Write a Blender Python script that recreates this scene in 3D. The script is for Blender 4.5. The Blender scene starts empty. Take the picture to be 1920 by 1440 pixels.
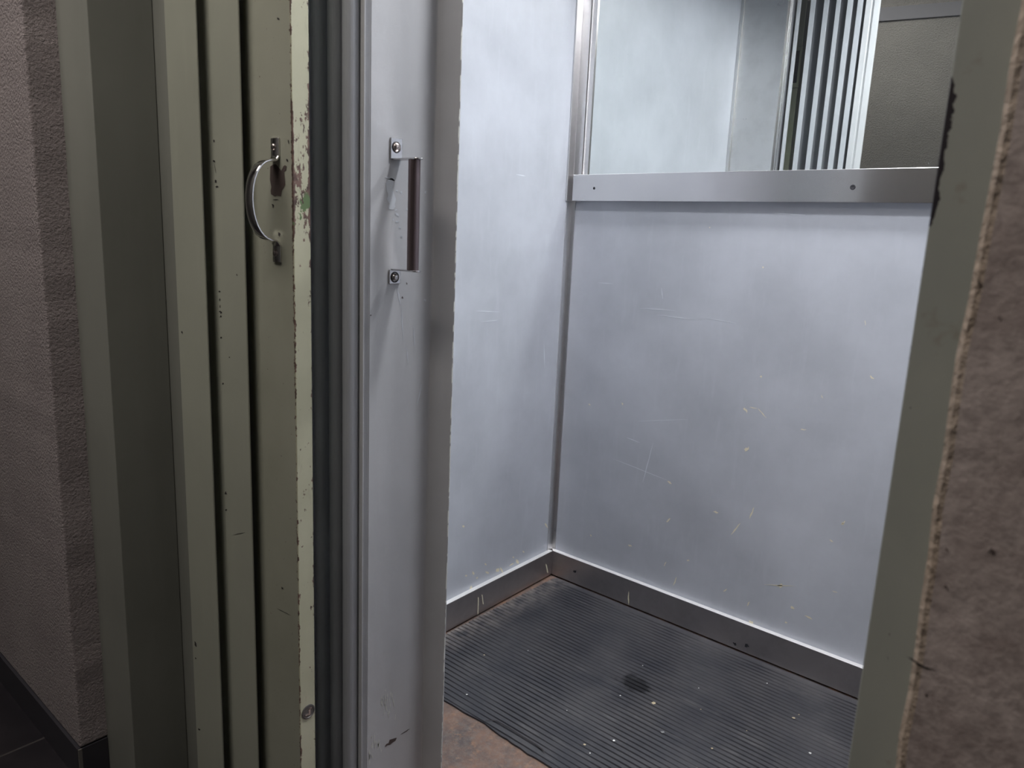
import bpy, bmesh, math, random
from mathutils import Vector, Matrix

sc = bpy.context.scene
# ------------------------------------------------------------------ camera
CAM = Vector((0.0, 0.0, 1.10))
F_PX = 1400.0
RIGHT = Vector((0.757708, 0.651151, 0.043372))
UP = Vector((-0.160268, 0.121246, 0.979599))
FWD = Vector((-0.632608, 0.749201, -0.196227))
cam_data = bpy.data.cameras.new('camera')
cam_data.sensor_fit = 'HORIZONTAL'
cam_data.sensor_width = 36.0
cam_data.lens = F_PX / 1920 * 36
cam_data.clip_start = 0.02
cam_data.dof.use_dof = True
cam_data.dof.focus_distance = 1.75
cam_data.dof.aperture_fstop = 10.0
cam = bpy.data.objects.new('camera', cam_data)
sc.collection.objects.link(cam)
rot = Matrix((RIGHT, UP, -FWD)).transposed()
cam.matrix_world = Matrix.Translation(CAM) @ rot.to_4x4()
sc.camera = cam

# ------------------------------------------------------------------ world, exposure
world = bpy.data.worlds.new('world'); sc.world = world; world.use_nodes = True
world.node_tree.nodes['Background'].inputs[0].default_value = (0.5, 0.5, 0.55, 1)
world.node_tree.nodes['Background'].inputs[1].default_value = 0.02
sc.view_settings.view_transform = 'Standard'
sc.view_settings.look = 'None'
sc.view_settings.gamma = 1.0
sc.view_settings.use_curve_mapping = False
sc.view_settings.exposure = 0.0
sc.cycles.blur_glossy = 0.0
sc.cycles.max_bounces = 10
sc.cycles.diffuse_bounces = 6
sc.cycles.glossy_bounces = 8
sc.cycles.sample_clamp_indirect = 0.0
sc.cycles.use_guiding = True
sc.cycles.use_adaptive_sampling = False
sc.cycles.use_denoising = True
CAB_LIGHT = 196.0         # emission of the two cabin diffusers
CORR_LIGHT = 9.6
LAMP_R = 0.09
LAMPS = [(-0.56, 1.086), (-0.56, 1.554)]
LAMP_Z = 2.18

def ray(px, py):
    return (RIGHT * ((px - 960) / F_PX) + UP * (-(py - 720) / F_PX) + FWD)

def at(px, py, axis, val):
    """the point of the surface (axis = val) seen at that place of the photograph"""
    d = ray(px, py); t = (val - CAM[axis]) / d[axis]
    return CAM + d * t

# ------------------------------------------------------------------ helpers
def link(name, me, m=None, parent=None, mats=None):
    o = bpy.data.objects.new(name, me); sc.collection.objects.link(o)
    if mats:
        for x in mats: me.materials.append(x)
    elif m: me.materials.append(m)
    if parent: o.parent = parent
    return o

def obj(name, bm, m=None, parent=None, mats=None, smooth=False, bevel=0.0, seg=2):
    bm.normal_update()
    me = bpy.data.meshes.new(name); bm.to_mesh(me); bm.free()
    if smooth:
        for p in me.polygons: p.use_smooth = True
    o = link(name, me, m, parent, mats)
    if bevel:
        b = o.modifiers.new('bevel', 'BEVEL'); b.width = bevel; b.segments = seg; b.limit_method = 'ANGLE'
        b.angle_limit = math.radians(25)
    return o

def tag(o, label=None, cat=None, group=None, kind=None):
    if label: o['label'] = label
    if cat: o['category'] = cat
    if group: o['group'] = group
    if kind: o['kind'] = kind
    return o

def thing(name, label, cat, loc=(0, 0, 0), group=None):
    o = bpy.data.objects.new(name, None); sc.collection.objects.link(o); o.location = loc
    o.empty_display_size = 0.05
    return tag(o, label, cat, group, 'thing')

def struct(o, label, cat):
    return tag(o, label, cat, None, 'structure')

def box(bm, x0, x1, y0, y1, z0, z1, mi=0):
    vs = [bm.verts.new(v) for v in ((x0,y0,z0),(x1,y0,z0),(x1,y1,z0),(x0,y1,z0),(x0,y0,z1),(x1,y0,z1),(x1,y1,z1),(x0,y1,z1))]
    for f in ((0,3,2,1),(4,5,6,7),(0,1,5,4),(1,2,6,5),(2,3,7,6),(3,0,4,7)):
        bm.faces.new([vs[i] for i in f]).material_index = mi
    return bm

def prism(bm, pts, z0, z1, mi=0):
    """vertical prism over a plan outline (x, y)"""
    a = sum(pts[i][0]*pts[(i+1) % len(pts)][1] - pts[(i+1) % len(pts)][0]*pts[i][1] for i in range(len(pts)))
    if a < 0: pts = pts[::-1]
    lo = [bm.verts.new((x, y, z0)) for x, y in pts]; hi = [bm.verts.new((x, y, z1)) for x, y in pts]
    n = len(pts)
    bm.faces.new(lo[::-1]).material_index = mi; bm.faces.new(hi).material_index = mi
    for i in range(n):
        bm.faces.new((lo[i], lo[(i+1) % n], hi[(i+1) % n], hi[i])).material_index = mi
    return bm

def new(): return bmesh.new()

def arc(cx, cy, r, a0, a1, n=6):
    return [(cx + r*math.cos(math.radians(a0 + (a1-a0)*i/n)), cy + r*math.sin(math.radians(a0 + (a1-a0)*i/n))) for i in range(n+1)]

def lathe(bm, prof, centre, axis, n=24, mi=0):
    """prof = [(radius, height)], turned about axis through centre"""
    ax = Vector(axis).normalized()
    u = ax.orthogonal().normalized(); v = ax.cross(u)
    rings = []
    for r, h in prof:
        if r < 1e-6: rings.append([bm.verts.new(Vector(centre) + ax*h)])
        else: rings.append([bm.verts.new(Vector(centre) + ax*h + (u*math.cos(2*math.pi*i/n) + v*math.sin(2*math.pi*i/n))*r) for i in range(n)])
    for a, b in zip(rings, rings[1:]):
        for i in range(n):
            j = (i+1) % n
            if len(a) == 1 and len(b) == 1: continue
            if len(a) == 1: f = (a[0], b[j], b[i])
            elif len(b) == 1: f = (a[i], a[j], b[0])
            else: f = (a[i], a[j], b[j], b[i])
            bm.faces.new(f).material_index = mi
    return bm

def mark(bm, pts, axis, val, nsign, mi, lift=0.0004):
    """a flake or mark with its own outline lying on the surface axis = val"""
    ps = [at(x, y, axis, val) for x, y in pts]
    for p in ps: p[axis] = val + nsign*lift
    vs = [bm.verts.new(p) for p in ps]
    f = bm.faces.new(vs); f.normal_update()
    if f.normal[axis]*nsign < 0: f.normal_flip()
    f.material_index = mi

def fleck(bm, x0, y0, x1, y1, w, axis, val, nsign, mi, rnd, lift=0.0004):
    dx, dy = x1-x0, y1-y0; L = math.hypot(dx, dy) or 1; nx, ny = -dy/L, dx/L
    n = 5; top = []; bot = []
    for i in range(n+1):
        t = i/n; ww = w*0.5*(0.25 + math.sin(math.pi*t))*rnd.uniform(0.6, 1.15)
        cx, cy = x0+dx*t + rnd.uniform(-.3, .3)*w, y0+dy*t + rnd.uniform(-.3, .3)*w
        top.append((cx+nx*ww, cy+ny*ww)); bot.append((cx-nx*ww, cy-ny*ww))
    mark(bm, top + bot[::-1], axis, val, nsign, mi, lift)

# ------------------------------------------------------------------ materials
class NT:
    def __init__(s, name):
        s.m = bpy.data.materials.new(name); s.m.use_nodes = True; s.t = s.m.node_tree
        s.b = s.t.nodes['Principled BSDF']; s.co = s.t.nodes.new('ShaderNodeTexCoord').outputs['Object']
        s.sep = None
    def n(s, typ, **k):
        nd = s.t.nodes.new(typ)
        for a, v in k.items():
            if a.startswith('i_'):
                key = a[2:]; key = int(key) if key.isdigit() else key.replace('_', ' ')
                if hasattr(v, 'is_output'): s.t.links.new(v, nd.inputs[key])
                else: nd.inputs[key].default_value = v
            else: setattr(nd, a, v)
        return nd
    def xyz(s, i):
        if not s.sep: s.sep = s.n('ShaderNodeSeparateXYZ', i_0=s.co)
        return s.sep.outputs[i]
    def noise(s, scale, detail=4, rough=.55, stretch=None, off=(0, 0, 0)):
        v = s.co
        if stretch or any(off):
            v = s.n('ShaderNodeMapping', i_Vector=s.co, i_Scale=stretch or (1, 1, 1), i_Location=off).outputs[0]
        return s.n('ShaderNodeTexNoise', i_Vector=v, i_Scale=scale, i_Detail=detail, i_Roughness=rough).outputs[0]
    def ramp(s, fac, stops):
        r = s.n('ShaderNodeValToRGB', i_Fac=fac)
        e = r.color_ramp.elements
        while len(e) < len(stops): e.new(.5)
        for q, (p, c) in zip(e, stops):
            q.position = p; q.color = (c, c, c, 1) if not hasattr(c, '__len__') else (*c, 1)
        return r.outputs[0]
    def math(s, op, a, b=0.0, clamp=False):
        return s.n('ShaderNodeMath', operation=op, use_clamp=clamp, i_0=a, i_1=b).outputs[0]
    def mix(s, fac, a, b):
        f = s.n('ShaderNodeMix', data_type='RGBA')
        for k, v in ((0, fac), (6, a), (7, b)):
            if hasattr(v, 'is_output'): s.t.links.new(v, f.inputs[k])
            else: f.inputs[k].default_value = v if k == 0 else (*v, 1)
        return f.outputs[2]
    def mr(s, v, a, b, c=0.0, d=1.0):
        return s.n('ShaderNodeMapRange', i_0=v, i_1=a, i_2=b, i_3=c, i_4=d).outputs[0]
    def set(s, key, v):
        if hasattr(v, 'is_output'): s.t.links.new(v, s.b.inputs[key])
        else: s.b.inputs[key].default_value = (*v, 1) if hasattr(v, '__len__') else v
        return s
    def bump(s, h, strength, dist=.001, prev=None):
        k = dict(i_Height=h, i_Strength=strength, i_Distance=dist)
        if prev: k['i_Normal'] = prev
        o = s.n('ShaderNodeBump', **k).outputs[0]; s.t.links.new(o, s.b.inputs['Normal']); return o

def flat(name, col, rough=.5, metal=0.0, spec=.5):
    m = NT(name); m.set('Base Color', col).set('Roughness', rough).set('Metallic', metal).set('Specular IOR Level', spec); return m.m

def paint(name, col, rough=.35, var=.06, bump=.25, dirt=None, crack=.35):
    m = NT(name)
    n1 = m.noise(3.0, 5, .6); n2 = m.noise(40, 4, .6, (1, 1, .15))
    c2 = tuple(x*(1-var*2) for x in col); c3 = tuple(min(1, x*(1+var)) for x in col)
    c = m.mix(m.ramp(n1, [(.3, 0.), (.7, 1.)]), c2, c3)
    c = m.mix(m.math('MULTIPLY', m.ramp(n2, [(.55, 0.), (.75, 1.)]), .25), c, tuple(min(1, x*1.15) for x in col))
    if dirt:
        d = m.noise(14, 6, .7, (1, 1, .35), (3, 1, 7))
        c = m.mix(m.ramp(d, [(.58, 0.), (.72, .55)]), c, dirt)
    m.set('Base Color', c)
    m.set('Roughness', m.mr(n1, .2, .8, rough*.85, rough*1.25))
    b = m.bump(m.noise(55, 3, .5, (1, 1, .6)), bump, .0008)
    cr = m.noise(9, 8, .72, (1, 1, 2.6), (5, 2, 1))
    if crack:
        b = m.bump(m.ramp(cr, [(.49, 1.), (.5, 0.), (.51, 1.)]), crack*.5, .0005, b)
    return m

CAB = (.455, .475, .52)
M = {}
M['cabin_paint'] = paint('grey_cabin_paint', CAB, .33, .085, .22).m
M['gate_paint'] = paint('grey_gate_paint', (.50, .505, .52), .38, .07, .3).m
M['slat_paint'] = paint('grey_slat_paint', (.42, .435, .465), .6, .06, .15, crack=0).m
M['green_paint'] = paint('grey_green_paint', (.35, .36, .30), .42, .05, .12, crack=0).m
M['frame_paint'] = paint('frame_green_paint', (.225, .23, .205), .5, .06, .12, crack=0).m
M['ceiling_paint'] = flat('cabin_ceiling_paint', (.6, .62, .62), .5)

# cream edge of the outer door, worn through to brown and old green
m = NT('worn_cream_edge')
n = m.noise(120, 5, .65, (1, 1, .55)); n2 = m.noise(48, 3, .6, (1, 1, .8), (2, 5, 1))
z = m.xyz(2); y = m.xyz(1)
peak = m.math('MULTIPLY', m.mr(z, 1.067, 1.128), m.mr(z, 1.288, 1.165))         # worn most around the handle
edge = m.math('MAXIMUM', m.mr(y, .6200, .6170), m.math('MULTIPLY', m.mr(y, .6410, .6452), .75))
amt = m.math('ADD', m.math('MULTIPLY', peak, .17), m.math('MULTIPLY', edge, m.math('ADD', m.math('MULTIPLY', peak, .45), .15)))
bare = m.ramp(m.math('ADD', n, amt), [(.655, 0.), (.67, 1.)])
cream = m.mix(m.ramp(m.noise(6, 5, .6), [(.35, 0.), (.7, 1.)]), (.50, .49, .345), (.60, .585, .43))
cream = m.mix(m.ramp(m.noise(60, 5, .7, (1, 1, .2), (4, 4, 4)), [(.6, 0.), (.7, .5)]), cream, (.38, .36, .25))
bz = m.math('MULTIPLY', m.mr(z, 1.091, 1.104), m.mr(z, 1.15, 1.141))
gr = m.math('MULTIPLY', m.ramp(n2, [(.545, 0.), (.555, 1.)]), bz)
c = m.mix(bare, cream, m.mix(m.ramp(m.noise(90, 3), [(.4, 0.), (.6, 1.)]), (.085, .05, .04), (.20, .12, .095)))
c = m.mix(gr, c, (.13, .20, .085))
m.set('Base Color', c).set('Roughness', .55); m.bump(bare, -.5, .0006)
M['cream_edge'] = m.m

m = NT('green_door_face')   # handle leaf: slight rust tint near its long edge
x = m.xyz(0)
c = m.mix(m.ramp(m.noise(4, 5, .6), [(.3, 0.), (.7, 1.)]), (.30, .305, .245), (.37, .375, .31))
e = m.mr(x, -.9425, -.9377)
wear = m.ramp(m.math('ADD', m.noise(150, 4, .7), m.math('MULTIPLY', e, m.math('ADD', .20, m.math('MULTIPLY', m.mr(m.xyz(2), .80, 1.1), m.mr(m.xyz(2), 1.32, 1.25, 0., .22))))), [(.69, 0.), (.71, 1.)])
c = m.mix(wear, c, (.07, .042, .035))
m.set('Base Color', c).set('Roughness', .36); m.bump(m.noise(30, 3, .5, (1, 1, .4)), .12, .001)
M['door_face'] = m.m

def jamb_mat():
    m = NT('chipped_green_jamb'); x = m.xyz(0); z = m.xyz(2)
    c = m.mix(m.ramp(m.noise(9, 5, .65, (1, 1, .5)), [(.35, 0.), (.75, 1.)]), (.30, .32, .295), (.36, .375, .34))
    c = m.mix(m.ramp(m.noise(22, 4, .7, off=(1, 1, 1)), [(.62, 0.), (.74, .6)]), c, (.2, .16, .12))
    big = m.math('MULTIPLY', m.mr(z, 1.115, 1.125), m.mr(z, 1.205, 1.185))
    e = m.mr(x, -.1035, -.1095)
    e2 = m.mr(x, -.1065, -.1095)
    k = m.math('ADD', m.math('MULTIPLY', m.math('MULTIPLY', e, big), .50), m.math('MULTIPLY', e2, m.math('MULTIPLY', m.mr(z, .85, 1.1), .17)))
    wear = m.ramp(m.math('ADD', m.noise(110, 5, .6, (1, 1, .6)), k), [(.70, 0.), (.72, 1.)])
    c = m.mix(wear, c, (.02, .016, .022))
    m.set('Base Color', c).set('Roughness', .42); m.bump(m.noise(60, 3), .12, .001); return m.m
M['jamb'] = jamb_mat()

def steel(name, col=(.70, .69, .69), rough=.27, stretch=(.02, 1, 1), grime=.25, wave=.15):
    m = NT(name)
    n = m.noise(900, 3, .6, stretch); g = m.noise(12, 6, .7)
    c = m.mix(m.math('MULTIPLY', m.ramp(g, [(.45, 0.), (.75, 1.)]), grime), col, tuple(x*.45 for x in col))
    m.set('Base Color', c).set('Metallic', 1.0)
    m.set('Roughness', m.mr(g, .3, .8, rough, rough+.4*grime)); b = m.bump(n, .05, .0004); m.bump(m.noise(9, 1, .4, (1, 1, .5)), wave, .004, b); return m.m
M['steel_x'] = steel('brushed_steel_rail', rough=.2, wave=.3, grime=.04)
M['steel_z'] = steel('brushed_steel_upright', stretch=(1, 1, .02))
M['steel_kick'] = steel('kick_plate_steel', (.60, .565, .56), .32, grime=.3)
M['steel_top'] = flat('lit_worn_steel_ledge', (.84, .83, .82), .4, .35)  # worn edge steel, made paler and less metallic so tops read as lit
M['chrome'] = flat('chrome', (.75, .74, .74), .12, 1.0)
M['dull_chrome'] = flat('dull_chrome', (.55, .54, .55), .25, 1.0)
M['screw'] = flat('screw_metal', (.50, .44, .42), .28, 1.0)
M['bar'] = flat('dark_brown_bar', (.16, .125, .13), .33, .75)
M['dark'] = flat('dark_gap', (.02, .02, .025), .7)
M['black_chip'] = flat('black_chip', (.022, .018, .02), .7)
M['rust_chip'] = flat('brown_chip', (.075, .055, .05), .7)
M['cream_chip'] = flat('cream_chip', (.72, .66, .50), .7)
M['pale_chip'] = flat('pale_chip', (.60, .63, .67), .6)
M['seam_red'] = flat('brown_sealant', (.13, .055, .05), .6)
M['plug'] = flat('plug_metal', (.16, .155, .15), .45, .6)

m = NT('mirror_glass')
sm = m.math('MULTIPLY', m.ramp(m.noise(22, 5, .6), [(.35, 0.), (.7, 1.)]),
            m.n('ShaderNodeMapRange', i_0=m.n('ShaderNodeVectorMath', operation='DISTANCE', i_0=m.n('ShaderNodeMapping', i_Vector=m.co, i_Scale=(1, 1, 1.2)).outputs[0], i_1=(-.487, 1.872, 1.895)).outputs['Value'], i_1=.07, i_2=.01, i_3=0., i_4=.35).outputs[0])
spk = m.ramp(m.n('ShaderNodeTexVoronoi', i_Vector=m.co, i_Scale=75.).outputs[0], [(.045, .6), (.06, 0.)])
spk = m.math('MULTIPLY', spk, m.ramp(m.noise(9, 3, .6, off=(2.2, 0, 3)), [(.52, 0.), (.60, 1.)]))
f = m.math('MAXIMUM', m.math('ADD', sm, .012), spk)
m.set('Base Color', (.885, .925, .895)).set('Metallic', 1.0).set('Roughness', 0.0)
d = m.n('ShaderNodeBsdfDiffuse', i_Color=(.7, .72, .75, 1)); mx = m.n('ShaderNodeMixShader', i_0=f)
m.t.links.new(m.b.outputs[0], mx.inputs[1]); m.t.links.new(d.outputs[0], mx.inputs[2])
m.t.links.new(mx.outputs[0], m.t.nodes['Material Output'].inputs[0])
M['mirror'] = m.m

m = NT('ribbed_black_rubber')
g = m.noise(7, 6, .65); w = m.noise(55, 5, .7, (.12, 1, 1)); y = m.xyz(1); x = m.xyz(0)
c = m.mix(m.ramp(g, [(.35, 0.), (.7, 1.)]), (.032, .033, .040), (.062, .060, .064))
c = m.mix(m.ramp(w, [(.58, 0.), (.75, .6)]), c, (.14, .135, .135))
c = m.mix(m.math('MULTIPLY', m.mr(x, -1.25, -1.345), m.ramp(m.noise(30, 4), [(.35, 0.), (.7, .8)])), c, (.27, .24, .22))
dr = m.n('ShaderNodeVectorMath', operation='DISTANCE', i_0=m.n('ShaderNodeMapping', i_Vector=m.co, i_Scale=(1, 1.6, 0)).outputs[0], i_1=(-.835, 1.515*1.6, 0)).outputs['Value']
dr = m.math('ADD', dr, m.math('MULTIPLY', m.noise(26, 3, .6), .10))
c = m.mix(m.mr(dr, .105, .085), c, (.008, .008, .010))
m.set('Base Color', c).set('Roughness', m.mr(g, .3, .7, .42, .62)); m.bump(m.noise(300, 3), .25, .0006)
M['rubber'] = m.m

m = NT('rusty_floor_plate')
a = m.noise(9, 7, .7); b2 = m.noise(34, 6, .72, off=(1, 2, 3))
c = m.mix(m.ramp(a, [(.38, 0.), (.62, 1.)]), (.075, .062, .058), (.20, .115, .078))
c = m.mix(m.ramp(b2, [(.54, 0.), (.66, .8)]), c, (.27, .15, .09))
c = m.mix(m.ramp(m.noise(210, 4, .8), [(.68, 0.), (.74, .8)]), c, (.36, .33, .31))
c = m.mix(m.ramp(m.noise(70, 6, .8, off=(7, 0, 0)), [(.45, 0.), (.7, .6)]), c, (.20, .175, .165))
m.set('Base Color', c).set('Roughness', .6); m.bump(b2, .45, .002)
M['rust'] = m.m

def plaster(name, c1, c2, scale, strength, spots=True):
    m = NT(name)
    a = m.noise(5, 6, .65); r = m.noise(scale, 5, .6)
    c = m.mix(m.ramp(a, [(.35, 0.), (.68, 1.)]), c1, c2)
    if spots: c = m.mix(m.math('MULTIPLY', m.ramp(m.noise(26, 6, .75, off=(2, 0, 5)), [(.42, 0.), (.66, 1.)]), .65), c, tuple(x*1.25 for x in c2))
    if spots: c = m.mix(m.ramp(m.noise(38, 4, .75, off=(4, 0, 0)), [(.68, 0.), (.74, .8)]), c, tuple(x*.4 for x in c1))
    c = m.mix(m.math('MULTIPLY', m.ramp(r, [(.34, 1.), (.5, 0.)]), .30), c, tuple(x*.45 for x in c1))  # hollows of the bump darkened in the colour to deepen the relief
    m.set('Base Color', c).set('Roughness', .9)
    m.bump(r, strength, .012); return m.m
M['plaster'] = plaster('rough_mauve_plaster', (.35, .305, .308), (.415, .365, .365), 210, .8, False)
M['concrete'] = plaster('worn_brown_plaster', (.31, .25, .235), (.50, .43, .41), 110, .16)
M['concrete_edge'] = plaster('pinkish_broken_edge', (.42, .33, .26), (.5, .42, .36), 90, .6, False)
M['corridor'] = plaster('grey_rough_render', (.115, .114, .113), (.138, .136, .134), 170, .9, False)
M['corridor_ceiling'] = flat('corridor_ceiling', (.75, .73, .71), .9)
M['band'] = flat('shaded_drop_band', (.04, .042, .056), .6)
m = NT('dark_floor_tile'); c = m.mix(m.ramp(m.noise(6, 6), [(.4, 0.), (.7, 1.)]), (.018, .016, .020), (.035, .030, .034))
br = m.n('ShaderNodeTexBrick', i_Vector=m.co, i_Scale=1.0, i_Color1=(1, 1, 1, 1), i_Color2=(1, 1, 1, 1), i_Mortar=(0, 0, 0, 1)); br.offset = 0
br.inputs['Brick Width'].default_value = .33; br.inputs['Row Height'].default_value = .33; br.inputs['Mortar Size'].default_value = .003
c = m.mix(br.outputs[1], c, (.06, .055, .055))
m.set('Base Color', c).set('Roughness', .35); M['tile'] = m.m
M['base_tile'] = flat('dark_skirting_tile', (.045, .043, .052), .4)
M['grout'] = flat('grout', (.16, .15, .14), .9)
def emit(name, col, s):
    m = NT(name); m.set('Base Color', (.9, .9, .9)).set('Emission Color', col).set('Emission Strength', s); return m.m
M['cab_glow'] = emit('cabin_lamp_glow', (.955, .965, 1.0), CAB_LIGHT)
M['corr_glow'] = emit('corridor_lamp_glow', (1.0, .93, .86), CORR_LIGHT)
M['lamp_can'] = flat('lamp_can', (.16, .16, .16), .5)
M['white_trim'] = flat('lamp_ring', (.7, .7, .7), .4)

# ------------------------------------------------------------------ plan of the place (metres)
YB = 1.875            # cabin back panel
YF = 0.905            # cabin front returns
def xw(y): return -1.362 - (y - 1.337)*.03      # cabin left panel leans a little in plan
XR = 0.04
ZC = 2.225
YW = 0.4585           # corridor face of the front wall
YJ = 0.51             # face of the steel door frame
XP = -1.4548          # end of the plaster wall on the left
rnd = random.Random(4)

# ---- cabin shell
bm = new()
prism(bm, [(xw(YF-.03), YF-.03), (xw(YB+.03), YB+.03), (xw(YB+.03)-.03, YB+.03), (xw(YF-.03)-.03, YF-.03)], 0, ZC)
def lm(bm, x0, y0, x1, y1, w, mi):         # flakes on the slightly leaning left panel
    dx, dy = x1-x0, y1-y0; L = math.hypot(dx, dy) or 1; nx, ny = -dy/L, dx/L; top = []; bot = []
    for i in range(5):
        t = i/4; ww = w*.5*(.25+math.sin(math.pi*t))*rnd.uniform(.6, 1.2)
        top.append((x0+dx*t+nx*ww, y0+dy*t+ny*ww)); bot.append((x0+dx*t-nx*ww, y0+dy*t-ny*ww))
    vs = []
    for px, py in top+bot[::-1]:
        d = ray(px, py); t = (-1.362 + .04011 + .0005)/(d.x + .03*d.y)   # plane x + .03 y = -1.32189
        vs.append(bm.verts.new(CAM + d*t))
    f = bm.faces.new(vs); f.normal_update()
    if f.normal.x < 0: f.normal_flip()
    f.material_index = mi
for a in ((936,1066,930,1072,7), (927,1082,936,1083,3), (938,1064,943,1074,4), (968,1049,972,1057,4), (910,1072,917,1075,3), (884,1098,882,1108,3.5), (886,1071,889,1078,3), (872,1080,876,1079,2.5),
          (867,986,871,988,4), (1022,981,1027,990,3), (909,1056,912,1060,2.5), (955,1061,963,1056,2.5), (893,1085,896,1082,2.5), (838,1068,838,1076,2.5), (980,1033,983,1036,3), (961,1044,964,1046,2), (1010,1040,1013,1042,3),
          (893,583,938,585,1.2), (902,604,934,600,1.2), (968,327,985,330,2), (1020,640,1021,690,1.0)):
    lm(bm, *a, 1 if a[1] > 800 else 2)
struct(obj('wall_left', bm, mats=[M['cabin_paint'], M['cream_chip'], M['pale_chip']]), 'light grey painted steel panel of the lift cabin left of the corner', 'wall')

bm = new(); box(bm, xw(YB), XR, YB, YB+.03, 0, ZC)
for a in ((1632,705,1639,711,3), (1394,765,1401,773,4), (1405,763,1420,766,1.3), (1421,766,1437,784,1.5), (1395,845,1404,839,5), (1501,805,1512,806,2), (1540,740,1543,747,1.4), (1371,1003,1388,981,2.2), (1405,972,1414,951,2.4),
          (1250,979,1257,972,2.6), (1251,901,1259,907,3), (1338,958,1347,962,3), (1577,983,1585,977,2.5), (1433,1096,1491,1099,1.2), (1458,1097,1468,1098,6), (1263,1098,1269,1081,1.8), (1509,1154,1523,1161,2.2),
          (1357,1109,1362,1104,2.6), (1482,1138,1490,1141,4), (1245,1062,1249,1053,1.6), (1401,1136,1405,1128,2), (1178,1022,1184,1024,3), (1288,1050,1292,1051,3), (1556,1012,1562,1015,2.4), (1578,984,1583,981,3),
          (1405,1164,1412,1174,5), (1472,1166,1476,1168,3), (1513,1215,1524,1218,3), (1536,1222,1541,1226,4), (1330,1147,1352,1152,2.6), (1560,1108,1570,1111,1.5), (1107,1002,1109,1006,2), (1622,600,1623,610,1.2),
          (1430,500,1432,502,2.5), (1330,426,1332,428,2.5), (1426,705,1428,708,3), (1624,1230,1629,1238,2.5), (1166,755,1168,759,2), (1104,757,1107,760,2)):
    fleck(bm, *a, 1, YB, -1, 1, rnd)
for a in ((1200,578,1265,582,1.2), (1230,590,1310,600,1.2), (1240,540,1243,560,1.2), (1325,596,1380,606,1.2), (1452,400,1510,403,1.6), (1120,530,1150,532,1.), (1175,820,1200,830,1.1), (1195,790,1290,786,1.0), (1205,905,1225,830,1.2), (1150,860,1250,900,.9)):
    fleck(bm, *a, 1, YB, -1, 2, rnd)
struct(obj('wall_back', bm, mats=[M['cabin_paint'], M['cream_chip'], M['pale_chip']]), 'grey painted cabin back panel with cream scratches under the mirror', 'wall')
struct(obj('wall_right', box(new(), XR, XR+.03, YF-.03, YB+.03, 0, ZC), M['cabin_paint']), 'painted cabin side panel at the right, out of the frame', 'wall')
bm = new()
box(bm, xw(YF), -1.172, YF-.03, YF, 0, ZC); box(bm, -.06, XR, YF-.03, YF, 0, ZC); box(bm, -1.172, -.06, YF-.03, YF, 2.06, ZC)
box(bm, -1.172, -1.1695, YF-.03, YF+.003, 0, 2.06); box(bm, xw(YF)+.001, xw(YF)+.011, YF, YF+.008, .09, 2.06)
struct(obj('wall_front', bm, M['steel_z']), 'brushed steel front return of the cabin seen in the mirror', 'wall')
struct(obj('ceiling', box(new(), xw(YB)-.03, XR+.03, YF-.03, YB+.03, ZC, ZC+.03), M['ceiling_paint']), 'cabin ceiling above the frame', 'ceiling')
struct(obj('floor', box(new(), xw(YB)-.03, XR+.03, .69, YB+.03, -.04, 0), M['rust']), 'rusty brown steel cabin floor plate', 'floor')

# ---- kick plates (steel, with a ledge on top)
def kick(name, pts_in, pts_out, label, marks):
    bm = new(); z1 = .0885
    prism(bm, [pts_in[0], pts_in[1], pts_out[1], pts_out[0]], .006, z1)
    for f in bm.faces:
        f.normal_update()
        if f.normal.z > .9: f.material_index = 1
    for k in marks: k(bm)
    return struct(obj(name, bm, mats=[M['steel_kick'], M['steel_top'], M['cream_chip'], M['dark']], bevel=.0012), label, 'baseboard')
yk = YB - .017
def fl(a, mi): return lambda bm: fleck(bm, *a, 1, yk, -1, mi, rnd, .0014)
kick('baseboard_back', [(xw(yk)+.016, yk), (XR-.001, yk)], [(xw(YB)+.0, YB-.0005), (XR-.001, YB-.0005)],
     'steel kick plate along the foot of the back panel', [fl((1179,1109,1179,1134,2.2), 2), fl((1076,1070,1080,1074,4), 3), fl((1375,1205,1381,1210,4), 3), fl((1397,1208,1404,1212,5), 3)])
def lk(a):
    def k(bm):
        x0, y0, x1, y1, w = a; vs = []
        for px, py in ((x0-w/2, y0), (x0+w/2, y0), (x1+w/2, y1), (x1-w/2, y1)):
            d = ray(px, py); t = (-1.32189 + .017)/(d.x + .03*d.y); vs.append(bm.verts.new(CAM + d*t))
        f = bm.faces.new(vs); f.normal_update(); f.material_index = 2
        if f.normal.x < 0: f.normal_flip()
    return k
kick('baseboard_left', [(xw(YF)+.016, YF+.001), (xw(yk)+.016, yk)], [(xw(YF), YF+.001), (xw(yk), yk)],
     'steel kick plate along the foot of the left panel', [lk((897,1120,896,1152,1.6)), lk((904,1115,906,1133,1.6)), lk((1024,1058,1027,1074,2))])

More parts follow.
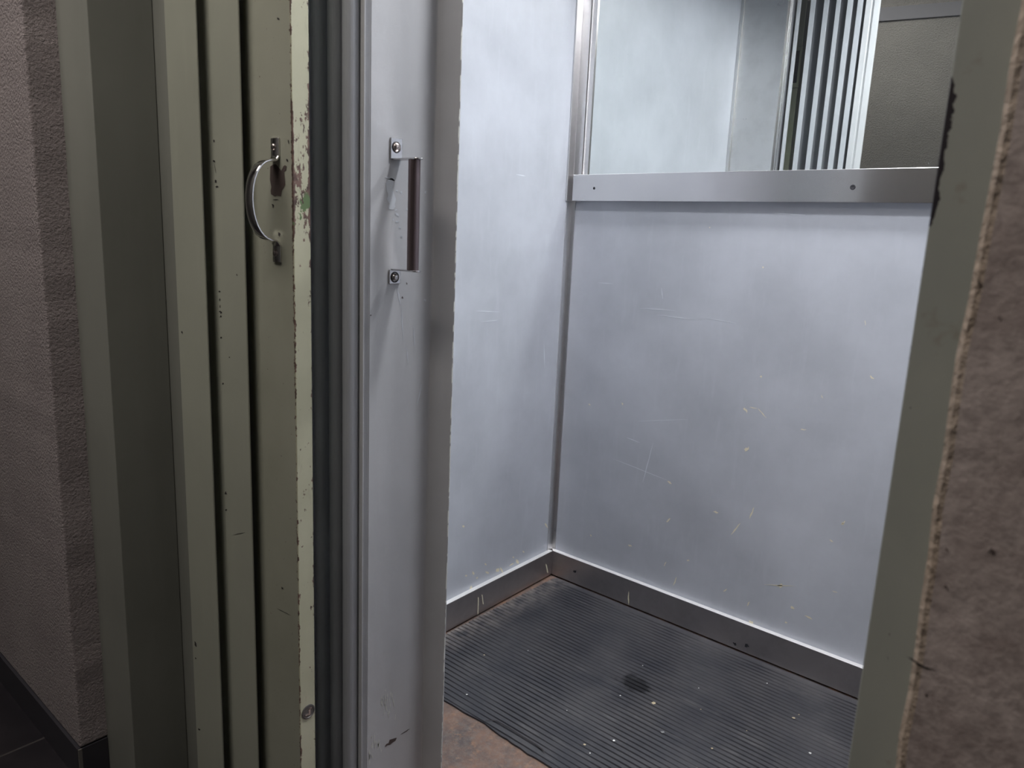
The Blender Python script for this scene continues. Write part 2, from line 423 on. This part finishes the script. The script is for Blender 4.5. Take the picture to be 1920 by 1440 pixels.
# ---- corner trim below and above the rail
bm = new()
xc = xw(YB)
prism(bm, [(xc+.0005, YB-.0005), (xc+.0145, YB-.0005), (xc+.0145, YB-.003), (xc+.004, YB-.004), (xw(YB-.028)+.0035, YB-.030), (xw(YB-.03)+.0005, YB-.030)], .0885, 1.205)
for a in ((1064,560,1061,640,2.5), (1060,690,1057,740,2.2), (1051,790,1047,822,3), (1037,985,1041,1005,4), (1046,990,1043,1012,3), (1040,1008,1039,1024,3)):
    lm(bm, *a, 1)
struct(obj('trim_1', bm, mats=[M['steel_z'], M['pale_chip']]), 'worn steel angle strip covering the inner corner below the rail', 'trim')
bm = new()
prism(bm, [(xc+.0005, YB-.0005), (xc+.034, YB-.0005), (xc+.034, YB-.006), (xc+.006, YB-.007), (xw(YB-.036)+.005, YB-.036), (xw(YB-.036)+.0005, YB-.036)], 1.205, ZC-.001)
struct(obj('trim_2', bm, M['steel_z'], bevel=.001), 'steel angle strip in the corner beside the mirror', 'trim')

# ---- rail below the mirror
YRF = YB - .022
rail = thing('wall_rail', 'brushed steel strip running under the mirror with two dark screw holes', 'rail', (-.7, YB, 1.24))
bm = new(); box(bm, xc+.0155 + .7, XR-.002+.7, YRF-YB, -.0005, 1.206-1.24, 1.2815-1.24)
for f in bm.faces:
    f.normal_update()
    if f.normal.z > .9: f.material_index = 1
obj('strip', bm, mats=[M['steel_x'], M['steel_top']], parent=rail, bevel=.0014)
for px, py, r in ((1114, 353, .0028), (1599, 351, .0045)):
    p = at(px, py, 1, YRF) - Vector((-.7, YB, 1.24))
    bm = lathe(new(), [(r*1.35, 0), (r*1.35, .0006), (r, .0010), (r*.7, .0004), (0, .0003)], p, (0, -1, 0), 16)
    h = obj('screw_hole', bm, M['dark'], rail, smooth=True); h['label'] = 'dark screw hole'

# ---- mirror
YM = YB - .003
mir = thing('wall_mirror', 'wide wall mirror above the steel rail reflecting the folding door', 'mirror', (-.7, YB, 1.75))
x0 = -1.3215
bm = new(); box(bm, x0+.7, XR-.004+.7, YM-YB, -.0006, 1.2815-1.75, ZC-.01-1.75); obj('glass', bm, M['mirror'], mir)
def strip(name, xa, xb, ya, mat, label=None):
    o = obj(name, box(new(), xa+.7, xb+.7, ya-YB, -.0006, 1.2815-1.75, ZC-.01-1.75), mat, mir, bevel=.0008)
    if label: o['label'] = label
strip('sealant_line', -1.3435, -1.3395, YM, M['seam_red'], 'brown sealant line')
strip('edge_strip', -1.3394, -1.3365, YM-.006, M['steel_top'])
strip('edge_strip', -1.3364, -1.3275, YM-.003, M['steel_z'])
strip('edge_strip', -1.3274, -1.3216, YM-.005, M['steel_z'])

# ---- rubber mat with ribs, wavy cut front edge and a torn slit
bm = new()
front = [(-1.36, 1.140), (-1.20, 1.137), (-1.138, 1.1375), (-1.10, 1.140), (-1.064, 1.1385), (-1.03, 1.1415), (-1.004, 1.1435), (-.975, 1.139), (-.945, 1.136), (-.928, 1.1375), (-.913, 1.1345), (-.89, 1.1355), (-.866, 1.132), (-.85, 1.1345), (-.809, 1.134), (-.6, 1.130), (XR-.006, 1.135)]
def fy(x):
    for (a, b), (c, d) in zip(front, front[1:]):
        if a <= x <= c: return b + (d-b)*(x-a)/(c-a)
    return 1.135
xs = [xw(1.3)+.02 + i*((XR-.006)-(xw(1.3)+.02))/110 for i in range(111)]
pitch = .0148; yend = yk - .003
prof = []; yy = 1.1455
prof.append(('f', 0)); 
rows = []
while yy < yend - pitch:
    rows += [(yy, .0028), (yy+.0012, .0052), (yy+pitch-.0052, .0052), (yy+pitch-.0040, .0028)]
    yy += pitch
rows += [(yend, .0028)]
grid = []
grid.append([bm.verts.new((x, fy(x), .0003)) for x in xs])
grid.append([bm.verts.new((x, fy(x)+.0004, .0044)) for x in xs])
for k, (y_, z_) in enumerate(rows):
    grid.append([bm.verts.new((max(x, xw(y_)+.0175) if i == 0 else x, y_, z_ + (.0006*math.sin(x*23+y_*9) if z_ > .004 else 0) + (.0022*math.exp(-((x+.92)/.10)**2) if y_ < 1.165 and y_ > 1.1475 else 0))) for i, x in enumerate(xs)])
for a, b in zip(grid, grid[1:]):
    for i in range(len(xs)-1): bm.faces.new((a[i], a[i+1], b[i+1], b[i]))
# torn slit: a thin lifted tongue with a dark gap
sl = [(-1.004, 1.1475), (-.985, 1.1640), (-.95, 1.1655), (-.905, 1.1635), (-.87, 1.1640), (-.848, 1.1610), (-.838, 1.1560)]
for (a, b), (c, d) in zip(sl, sl[1:]):
    f = bm.faces.new([bm.verts.new(v) for v in ((a, b-.0016, .0082), (c, d-.0016, .0082), (c, d+.0014, .0086), (a, b+.0014, .0086))]); f.material_index = 1
mat_o = obj('rubber_mat', bm, mats=[M['rubber'], M['black_chip']])
tag(mat_o, 'black ribbed rubber mat with a wavy cut edge covering the cabin floor', 'mat', None, 'thing')

# small litter on the mat
bm = new()
bits = [(1151,1388,3,0), (1096,1396,3,1), (1163,1304,2,0), (1226,1318,5,1), (908,1228,3,1), (1335,1403,3,1), (1488,1346,4,1), (1519,1412,3,0), (875,1302,2,0), (1438,1281,2,0), (1314,1330,2,1), (1106,1412,2,0), (1242,1372,4,2), (1063,1332,1.5,0), (1498,1340,2,1), (876,1302,1.6,0), (1205,1248,1.8,0), (1400,1370,1.6,1), (1310,1290,1.5,0), (990,1220,1.6,0)]
for px, py, s, mi in bits:
    p = at(px, py, 2, .0063); s *= .0011
    vs = [bm.verts.new(p + Vector((math.cos(a)*s*rnd.uniform(.6, 1.2), math.sin(a)*s*rnd.uniform(.6, 1.3), 0))) for a in (0, 1.2, 2.5, 3.7, 5)]
    t = bm.verts.new(p + Vector((0, 0, .0016)))
    bm.faces.new(vs[::-1]).material_index = mi
    for i in range(5): bm.faces.new((vs[i], vs[(i+1) % 5], t)).material_index = mi
tag(obj('litter_crumbs', bm, mats=[flat('white_crumb', (.8, .8, .78)), flat('tan_crumb', (.5, .42, .28)), flat('grey_crumb', (.2, .2, .2))]), 'pale crumbs and grit scattered over the rubber mat', 'litter', None, 'stuff')

# ---- cabin lamps
first = None
for i, (lx, ly) in enumerate(LAMPS):
    t = thing('ceiling_light', ['round ceiling lamp nearer the cabin door', 'round ceiling lamp nearer the mirror'][i], 'lamp', (lx, ly, LAMP_Z), 'round lamps in the cabin ceiling')
    obj('housing', lathe(new(), [(LAMP_R+.001, .042), (LAMP_R+.001, 0), (LAMP_R+.014, 0), (LAMP_R+.014, .0445)], (0, 0, 0), (0, 0, 1), 40), M['lamp_can'], t, smooth=True)
    obj('diffuser', lathe(new(), [(LAMP_R, .040), (LAMP_R, .034), (0, .034)], (0, 0, 0), (0, 0, 1), 40), M['cab_glow'], t)

# ------------------------------------------------------------------ inner folding door (cabin side)
Z1 = 2.045
inner = thing('folding_door', 'grey folding inner door bunched at the left with a straight bar handle', 'door', (-1.0, .78, .012))
IO = Vector((-1.0, .78, .012))
def place(o): 
    o.matrix_parent_inverse = Matrix.Translation(-IO); return o
slats = [(-1.1516, -1.1418), (-1.1028, -1.0856), (-1.0551, -1.0382), (-1.0121, -.9974), (-.9737, -.9555), (-.9393, -.9216)]
for i, (a, b) in enumerate(slats):
    c = (a+b)/2; w = (b-a)/2; fw = w + .0035
    yb, yf = .869, .6975
    rr = .0125
    if i == 5: c += .001; rr = .0125
    pts = [(a, yb), (b, yb), (b, yb-.003), (a+.003, yb-.004), (a+.003, yf+.034), (c+rr-.0015, yf+.020), (c+rr, yf+rr+.003)] + arc(c, yf+rr, rr, 0, -180, 14) + [(c-rr, yf+rr+.003), (c-rr+.0015, yf+.020), (a, yf+.034)]
    if i == 0: pts = [(a, yb), (b, yb), (b, yb-.012), (a, yb-.012)]
    place(obj('fold_panel', prism(new(), pts, .012, Z1), M['slat_paint'], inner))
XFL = -.909
leafpts = [(-.9165, .7345), (-.9165, .7172), (-.9155, .7162), (-.9095, .7162), (-.9078, .7168), (-.9074, .7180), (-.9085, .7192), (-.9150, .7200), (-.9152, .7222), (-.9142, .7232), (-.9105, .7285), (XFL-.0008, .7298), (XFL, .7306), (XFL, .8570), (XFL+.0008, .8592), (XFL+.003, .8601), (-.8650, .8672), (-.8634, .8684), (-.8640, .8700), (-.8830, .8712), (-.8850, .8655), (-.8910, .8655), (-.8933, .8700), (-.9109, .8700), (-.9125, .8620), (-.9127, .7400)]
bm = prism(new(), leafpts, .012, Z1)
def mk(pts, mi): mark(bm, pts, 0, XFL, 1, mi)
k4 = lambda L: [(680 + a/4.5, 240 + b/4.5) for a, b in L]
mk(k4([(195,460),(212,432),(240,422),(272,430),(262,455),(252,500),(262,552),(280,600),(268,650),(276,662),(255,690),(222,686),(216,660),(226,640),(203,600),(214,562),(200,520)]), 1)
for a in ((723,332,741,338,4), (742,357,746,358,3), (750,359,754,362,3), (741,400,748,404,4), (735,412,738,411,3), (741,417,747,415,3), (748,425,751,428,3), (762,390,765,394,4), (751,443,754,446,3), (796,358,798,362,3), (765,402,766,406,2), (740,395,744,392,2),
          (752,575,756,640,1.4), (775,610,777,650,1.6), (790,720,782,760,1.6), (745,540,750,570,2.0), (762,650,765,680,1.2), (795,560,798,565,3)):
    fleck(bm, *a, 0, XFL, 1, 1, rnd)
for a in ((722,1400,742,1384,6), (750,1378,769,1366,1.4), (753,556,755,560,3), (694,590,696,592,3), (762,529,763,534,2)):
    fleck(bm, *a, 0, XFL, 1, 2, rnd)
for i in range(26):      # scuffed low part
    px = rnd.uniform(712, 742); py = rnd.uniform(1290, 1340); fleck(bm, px, py, px+rnd.uniform(-1, 2), py+rnd.uniform(5, 14), 1.1, 0, XFL, 1, 3, rnd)
for i in range(14):
    px = rnd.uniform(690, 716); py = rnd.uniform(1375, 1425); fleck(bm, px, py, px+rnd.uniform(-2, 3), py+rnd.uniform(8, 22), 1.2, 0, XFL, 1, 3, rnd)
# worn light line down the free edge
def worn_edge(bm, x, y, z0, z1, n, mi):
    for i in range(n):
        zz = rnd.uniform(z0, z1); h = rnd.uniform(.003, .022); w = rnd.uniform(.0006, .0018)
        vs = [bm.verts.new(v) for v in ((x+.0004, y-w, zz), (x+.0008, y+.0004, zz+h*.1), (x+.0008, y+.0004, zz+h*.9), (x+.0004, y-w*.8, zz+h))]
        f = bm.faces.new(vs); f.normal_update(); f.material_index = mi
        if f.normal.y > 0 and False: f.normal_flip()
worn_edge(bm, -.8640, .8678, .05, 1.5, 150, 3)
leaf = place(obj('door_leaf', bm, mats=[M['gate_paint'], M['pale_chip'], M['rust_chip'], flat('worn_light_edge', (.66, .67, .62), .6)], parent=inner))
leaf['label'] = 'wide front leaf with chipped paint'

def dome_screw(bm, c, axis, r):
    """slotted dome screw"""
    ax = Vector(axis).normalized()
    lathe(bm, [(r*1.0, 0), (r*1.02, r*.15), (r*.9, r*.45), (r*.62, r*.68), (r*.3, r*.78), (0, r*.8)], c, axis, 24, 0)
    u = Vector((0, .5, .85)).cross(ax).normalized(); v = ax.cross(u)
    p = Vector(c) + ax*(r*.70)
    vs = []
    for a, b, h in ((-.85, -.13, -.2), (0, -.13, .12), (.85, -.13, -.2), (.85, .13, -.2), (0, .13, .12), (-.85, .13, -.2)):
        vs.append(bm.verts.new(p + u*(a*r) + v*(b*r) + ax*(h*r)))
    bm.faces.new((vs[0], vs[1], vs[4], vs[5])).material_index = 1
    bm.faces.new((vs[1], vs[2], vs[3], vs[4])).material_index = 1

# straight bar handle
HB = Vector((XFL, .7818, 1.12))
h = bpy.data.objects.new('door_handle', None); sc.collection.objects.link(h); h.parent = inner; h.location = HB - IO; h['label'] = 'straight dark bar handle on chrome brackets'
HI = Matrix.Translation(-HB)
def hpart(name, bm, m, mats=None, label=None, **k):
    o = obj(name, bm, m, None, mats, **k); o.parent = h; o.matrix_parent_inverse = HI
    if label: o['label'] = label
    return o
for top in (1, 0):
    zb = 1.2042 if top else 1.0384
    y0, y1 = .7668, .7892
    zp0, zp1 = (zb, zb+.031) if top else (zb-.0225, zb)
    bm = new()
    box(bm, XFL, XFL+.0028, y0, y1, zp0, zp1)
    prism_pts = [(XFL+.0005, y0+.003), (XFL+.0005, y1-.001), (XFL+.045, y1+.0005)] + arc(XFL+.045, .7818, .0085, 68, -68, 8) + [(XFL+.03, y0+.006)]
    prism(bm, prism_pts, zb-.0012, zb+.0012)
    hpart('bracket', bm, M['dull_chrome'], bevel=.0007)
    bm = new(); cz = zp0 + (.0175 if top else .0105)
    dome_screw(bm, (XFL+.0028, .7772, cz), (1, 0, 0), .0068 if top else .0058)
    lathe(bm, [(.0084, 0), (.0084, .0006), (.0066, .0007)], (XFL+.0029, .7772, cz), (1, 0, 0), 24, 1)
    hpart('screw', bm, None, [M['screw'] if top else M['dull_chrome'], M['black_chip']], smooth=True)
hpart('grip_bar', lathe(new(), [(0, 1.0396), (.0091, 1.0396), (.0091, 1.2030), (0, 1.2030)], (XFL+.0390, .7818, 0), (0, 0, 1), 32), M['bar'], label='dark brown round bar')

# dark guide post between cabin return and folded panels
bm = new(); box(bm, -1.1690, -1.157, .860, .892, .012, 2.05); box(bm, -1.1640, -1.1600, .892, .896, .012, 2.05)
struct(obj('trim_3', bm, M['dull_chrome'], bevel=.001), 'dark steel guide strip between cabin return and folded door in the mirror', 'trim')

# ------------------------------------------------------------------ outer door (corridor side)
YL = [.584, .601, .6165]
outer = thing('folding_door', 'grey green folding outer door with a curved chrome handle and worn cream edge', 'door', (-1.05, .56, .012))
OO = Vector((-1.05, .56, .012))
def oplace(o): o.matrix_parent_inverse = Matrix.Translation(-OO); return o
def leaf_mesh(pts): return prism(new(), pts, .012, Z1)
# fixed back panel, the leaf nearest the frame in front of it
oplace(obj('back_panel', prism(new(), [(-1.47, .6125), (-1.20, .6125), (-1.20, .622), (-1.47, .622)], .012, Z1), M['frame_paint'], outer))
x0 = -2.1044*YL[0]; x1 = -1.9389*YL[0]
bm = leaf_mesh([(x0, YL[0]+.001), (x0+.001, YL[0]), (x1-.0008, YL[0]), (x1, YL[0]+.0008), (x1, YL[0]+.0022), (x1-.025, YL[0]+.010), (x0, YL[0]+.010)])
for a in ((365,1203,368,1213,3.5), (367,1232,368,1236,2), (373,1366,375,1370,3), (341,620,342,626,2)): fleck(bm, *a, 1, YL[0], -1, 1, rnd)
oplace(obj('door_leaf', bm, mats=[M['green_paint'], M['black_chip']], parent=outer))
# second leaf
x2 = -1.7359*YL[1]
bm = leaf_mesh([(-1.178, YL[1]+.0115), (-1.178, YL[1]+.0095), (-1.163, YL[1]+.0065), (-1.148, YL[1]+.0038), (-1.134, YL[1]+.0012), (-1.1250, YL[1])] + [(x2-.0008, YL[1]), (x2, YL[1]+.0008), (x2, YL[1]+.0022), (x2-.025, YL[1]+.0100)])
for a in ((400,263,403,266,3), (401,300,403,304,3), (402,306,405,325,.8), (403,338,406,343,3.5), (406,348,408,352,4), (411,545,413,548,3), (412,560,413,564,2), (413,572,413,577,1.5), (413,582,415,588,3.5), (414,592,415,595,3), (414,632,415,635,3), (417,718,419,721,3), (423,922,425,927,3), (424,954,425,958,3), (430,669,431,671,2), (444,514,445,517,2), (437,1003,460,998,1.2)):
    fleck(bm, *a, 1, YL[1], -1, 1, rnd)
oplace(obj('door_leaf', bm, mats=[M['green_paint'], M['black_chip']], parent=outer))
# handle leaf
x3 = -1.521*YL[2]; XE = x3
yE = -x3/1.4522; pts = [(-1.098, YL[2]+.016), (-1.080, YL[2]+.0095), (-1.062, YL[2]+.0045), (-1.045, YL[2]+.0014), (-1.028, YL[2]), (x3-.0012, YL[2]), (x3, YL[2]+.0012), (x3, yE-.001), (x3-.0015, yE), (-1.098, yE)]
bm = leaf_mesh(pts)
for f in bm.faces:
    f.normal_update()
    if f.normal.x > .6 and f.calc_center_median().x > x3-.01: f.material_index = 1
k5 = lambda L: [(440 + a/5.144, 240 + b/5.144) for a, b in L]
mark(bm, k5([(345,372),(372,352),(400,350),(430,385),(452,412),(470,372),(485,358),(503,368),(498,408),(480,424),(490,545),(470,588),(458,600),(448,660),(410,652),(390,660),(352,638),(348,605),(356,570),(342,500)]), 1, YL[2], -1, 2)
for a in ((511,382,513,389,3), (522,436,525,444,4), (537,298,540,303,3), (529,1101,531,1105,3), (520,1141,546,1154,.8), (512,374,524,375,1.2), (541,262,542,270,1.5), (520,34,524,37,3)):
    fleck(bm, *a, 1, YL[2], -1, 3, rnd)
lf = oplace(obj('door_leaf', bm, mats=[M['door_face'], M['cream_edge'], M['rust_chip'], M['black_chip']], parent=outer))
lf['label'] = 'handle leaf with worn cream front edge'
# round plug let into the edge
bm = new(); pc = Vector((XE, .6317, at(574, 1336, 0, XE).z))
lathe(bm, [(.0122, 0), (.0122, .0012), (.0102, .0016), (.0098, .0008), (0, .0008)], pc, (1, 0, 0), 28)
for yy, zz, w, hgt in ((-.003, -.004, .003, .0015), (.002, -.001, .0018, .006), (.003, .005, .003, .0012)):
    box(bm, pc.x+.0006, pc.x+.0014, pc.y+yy-w, pc.y+yy+w, pc.z+zz-hgt, pc.z+zz+hgt, 1)
o = oplace(obj('lock_plug', bm, mats=[M['plug'], M['dull_chrome']], parent=outer)); o['label'] = 'round grey metal plug'

# curved chrome handle
HO = Vector((-.9776, YL[2], 1.1318))
h2 = bpy.data.objects.new('door_handle', None); sc.collection.objects.link(h2); h2.parent = outer; h2.location = HO - OO; h2['label'] = 'curved chrome bow handle'
bm = new()
path = []
zt, zb_ = 1.2190, 1.0455
path.append((YL[2]-.0014, zt)); path.append((YL[2]-.0014, zt-.0245)); path.append((YL[2]-.0045, zt-.0295))
N = 18
for i in range(N+1):
    a = math.pi*(i/N); zz = 1.1322 + .0555*math.cos(a); yy = YL[2] - .0075 - .0362*math.sin(a)**.85
    path.append((yy, zz))
path += [(YL[2]-.0045, zb_+.0285), (YL[2]-.0014, zb_+.0235), (YL[2]-.0014, zb_)]
w0 = .0092
prev = None
for i, (yy, zz) in enumerate(path):
    a = path[max(0, i-1)]; b = path[min(len(path)-1, i+1)]
    ty, tz = b[0]-a[0], b[1]-a[1]; L = math.hypot(ty, tz); ny, nz = -tz/L, ty/L
    th = .0013; w = w0 if 3 < i < len(path)-4 else w0*1.08
    ring = [bm.verts.new((HO.x+sx*w, yy+s*ny*th, zz+s*nz*th)) for sx, s in ((-1, -1), (-.45, -1.7), (.45, -1.7), (1, -1), (1, 1), (-1, 1))]
    if prev:
        for j in range(6): bm.faces.new((prev[j], prev[(j+1) % 6], ring[(j+1) % 6], ring[j]))
    else: bm.faces.new(ring[::-1])
    prev = ring
bm.faces.new(prev)
bmesh.ops.recalc_face_normals(bm, faces=bm.faces)
o = obj('bow', bm, M['chrome'], None, smooth=True, bevel=.0005); o.parent = h2; o.matrix_parent_inverse = Matrix.Translation(-HO)
for zz in (1.2068, 1.0585):
    bm = new(); dome_screw(bm, (HO.x-.001, YL[2]-.0028, zz), (0, -1, 0), .0050)
    lathe(bm, [(.0059, 0), (.0059, .0005), (.0048, .0006)], (HO.x-.001, YL[2]-.0029, zz), (0, -1, 0), 24, 1)
    o = obj('screw', bm, None, None, [M['screw'], M['black_chip']], smooth=True); o.parent = h2; o.matrix_parent_inverse = Matrix.Translation(-HO)

# lock keep post seen between the folded panels in the mirror
post = thing('lock_post', 'pale green lock post with a dark slot, between the folded panels in the mirror', 'post', (-1.198, .693, .012))
PI_ = Matrix.Translation(-Vector((-1.198, .693, .012)))
bm = new(); box(bm, -1.2100, -1.1860, .688, .694, .012, 1.7085); box(bm, -1.2100, -1.1860, .688, .694, 1.8625, Z1)
box(bm, -1.2120, -1.2075, .688, .6965, 1.711, 1.860); box(bm, -1.1905, -1.1840, .688, .6965, 1.711, 1.860); box(bm, -1.2075, -1.1905, .688, .6965, 1.711, 1.728); box(bm, -1.2075, -1.1905, .688, .6965, 1.848, 1.860)
o = obj('post_body', bm, flat('pale_green_post', (.50, .52, .38), .5), post, bevel=.0008); o.matrix_parent_inverse = PI_
o = obj('slot', box(new(), -1.2075, -1.1905, .6882, .690, 1.728, 1.848), M['dark'], post); o.matrix_parent_inverse = PI_; o['label'] = 'dark recessed slot'

# ------------------------------------------------------------------ door frame and corridor
xs1 = -2.6053*YJ
bm = prism(new(), [(XP-.02, YJ), (xs1, YJ), (xs1, .612), (XP-.02, .612)], 0.001, 2.08)
struct(obj('trim_4', bm, M['frame_paint'], bevel=.0015), 'dark green painted steel door frame post on the left', 'trim')
xj = -.2143*YJ
bm = box(new(), xj, -.04, YJ, .570, 0.001, 2.08)
struct(obj('trim_5', bm, M['jamb'], bevel=.001), 'green steel door frame post on the right with chipped black edge', 'trim')
struct(obj('trim_6', box(new(), XP-.02, -.04, YJ, .684, 2.08, 2.14), M['frame_paint']), 'green steel door frame head above the frame', 'trim')

# plaster wall on the left of the door
bm = new(); box(bm, -3.2, XP, YW, .684, .076, 2.62)
bmesh.ops.subdivide_edges(bm, edges=[e for e in bm.edges if abs(e.verts[0].co.z-e.verts[1].co.z) > .5], cuts=60)
for v in bm.verts:
    if abs(v.co.x-XP) < 1e-4 and v.co.y < .5: v.co.x += rnd.uniform(-.0015, .0015); v.co.y += rnd.uniform(-.001, .001)
struct(obj('wall_corridor_left', bm, M['plaster'], bevel=.004, seg=3), 'rough mauve plaster wall end left of the lift door', 'wall')
bm = new(); box(bm, -3.2, XP-.0015, YW-.004, .60, 0.0, .074); box(bm, XP-.0015, XP+.0025, YW+.0035, YJ-.001, 0.0, .074)
bm2 = box(bm, XP-.0015, XP+.0015, YW-.003, YW+.0035, 0, .073, 1)
struct(obj('baseboard_corridor', bm, mats=[M['base_tile'], M['grout']]), 'dark tile skirting under the left plaster wall', 'baseboard')
# plaster wall on the right, ragged edge
bm = new(); xr = -.1625*YW
n = 90; z0, z1 = 0, 2.62
rows = []
for i in range(n+1):
    zz = z0 + (z1-z0)*i/n; jx = xr + .0012*math.sin(zz*17) + rnd.uniform(-.0008, .0008)
    if .775 < zz < .80: jx += .0018
    rows.append([bm.verts.new(v) for v in ((jx+.001, YJ-.0006, zz), (jx, YW+.004, zz), (jx+.003, YW, zz), (jx+.006, YW+rnd.uniform(-.0004, .0004), zz), (1.6, YW, zz), (1.6, .684, zz), (-.04, .684, zz), (-.04, YJ-.0006, zz))])
for a, b in zip(rows, rows[1:]):
    for j in range(8):
        f = bm.faces.new((a[j], a[(j+1) % 8], b[(j+1) % 8], b[j])); f.material_index = 1 if j in (0, 1, 2) else 0
bm.faces.new(rows[0][::-1]); bm.faces.new(rows[-1])
bmesh.ops.recalc_face_normals(bm, faces=bm.faces)
crk = [(1701,1230),(1711,1234),(1722,1242),(1737,1250),(1760,1256),(1737,1253),(1722,1246),(1712,1239)]
mark(bm, crk, 1, YW, -1, 2, .0006)
for a in ((1853,1035,1868,1031,9), (1772,1102,1776,1098,5), (1774,1031,1776,1029,4), (1833,532,1838,528,8), (1874,594,1877,597,5), (1735,1304,1740,1302,5)): fleck(bm, *a, 1, YW, -1, 3, rnd, .0006)
struct(obj('wall_corridor_right', bm, mats=[M['concrete'], M['concrete_edge'], M['black_chip'], M['rust_chip']]), 'mottled brown plaster wall at the right edge', 'wall')
struct(obj('wall_corridor_head', box(new(), XP, -.04, YW, .684, 2.142, 2.62), M['plaster']), 'plaster wall above the lift door', 'wall')
# shaft lining between frame and cabin
bm = new(); box(bm, XP-.02, XP+.005, .685, YF-.032, -.04, 2.2); box(bm, XP+.005, .04, .685, YF-.032, 2.142, 2.2); box(bm, .01, .04, .685, YF-.032, -.04, 2.141)
struct(obj('wall_shaft', bm, flat('shaft_concrete', (.12, .12, .115), .9)), 'dark shaft lining between door frame and cabin', 'wall')
# opposite corridor wall, seen in the mirror
def yo(x): return -.874 - .25*(x + 1.388)
bm = prism(new(), [(-3.2, yo(-3.2)), (1.6, yo(1.6)), (1.6, yo(1.6)-.1), (-3.2, yo(-3.2)-.1)], 0, 2.62)
struct(obj('wall_opposite', bm, M['corridor']), 'rough grey corridor wall reflected in the mirror', 'wall')
bm = prism(new(), [(-3.2, yo(-3.2)+.012), (1.6, yo(1.6)+.012), (1.6, yo(1.6)+.0005), (-3.2, yo(-3.2)+.0005)], 2.330, 2.398)  # strip coloured dark in place of the shaded edge of a ceiling drop
struct(obj('shade_band', bm, M['band']), 'dark blue grey strip painted for the shaded ceiling edge on the reflected corridor wall', 'trim')
bm = new(); box(bm, -3.3, -3.2, -.5, .684, 0, 2.62)
struct(obj('wall_corridor_end', bm, M['corridor']), 'far end of the corridor outside the frame', 'wall')
struct(obj('wall_corridor_near', box(new(), 1.6, 1.7, -1.8, .684, 0, 2.62), M['corridor']), 'near end of the corridor outside the frame', 'wall')
struct(obj('floor_corridor', box(new(), -3.3, 1.7, -1.8, .6895, -.04, 0), M['tile']), 'very dark tiled corridor floor', 'floor')
struct(obj('ceiling_corridor', box(new(), -3.3, 1.7, -1.8, .684, 2.62, 2.66), M['corridor_ceiling']), 'corridor ceiling outside the frame', 'ceiling')
t = thing('corridor_lamp', 'flat corridor ceiling lamp panel outside the frame', 'lamp', (-1.12, -.33, 2.60))
bm = box(new(), -.72, .72, -.315, -.301, -.045, .019); box(bm, -.72, .72, .301, .315, -.045, .019); box(bm, -.72, -.705, -.301, .301, -.045, .019); box(bm, .705, .72, -.301, .301, -.045, .019)
obj('housing', bm, M['white_trim'], t)
obj('shade', box(new(), -.704, .704, -.300, .300, -.04, .018), M['corr_glow'], t)
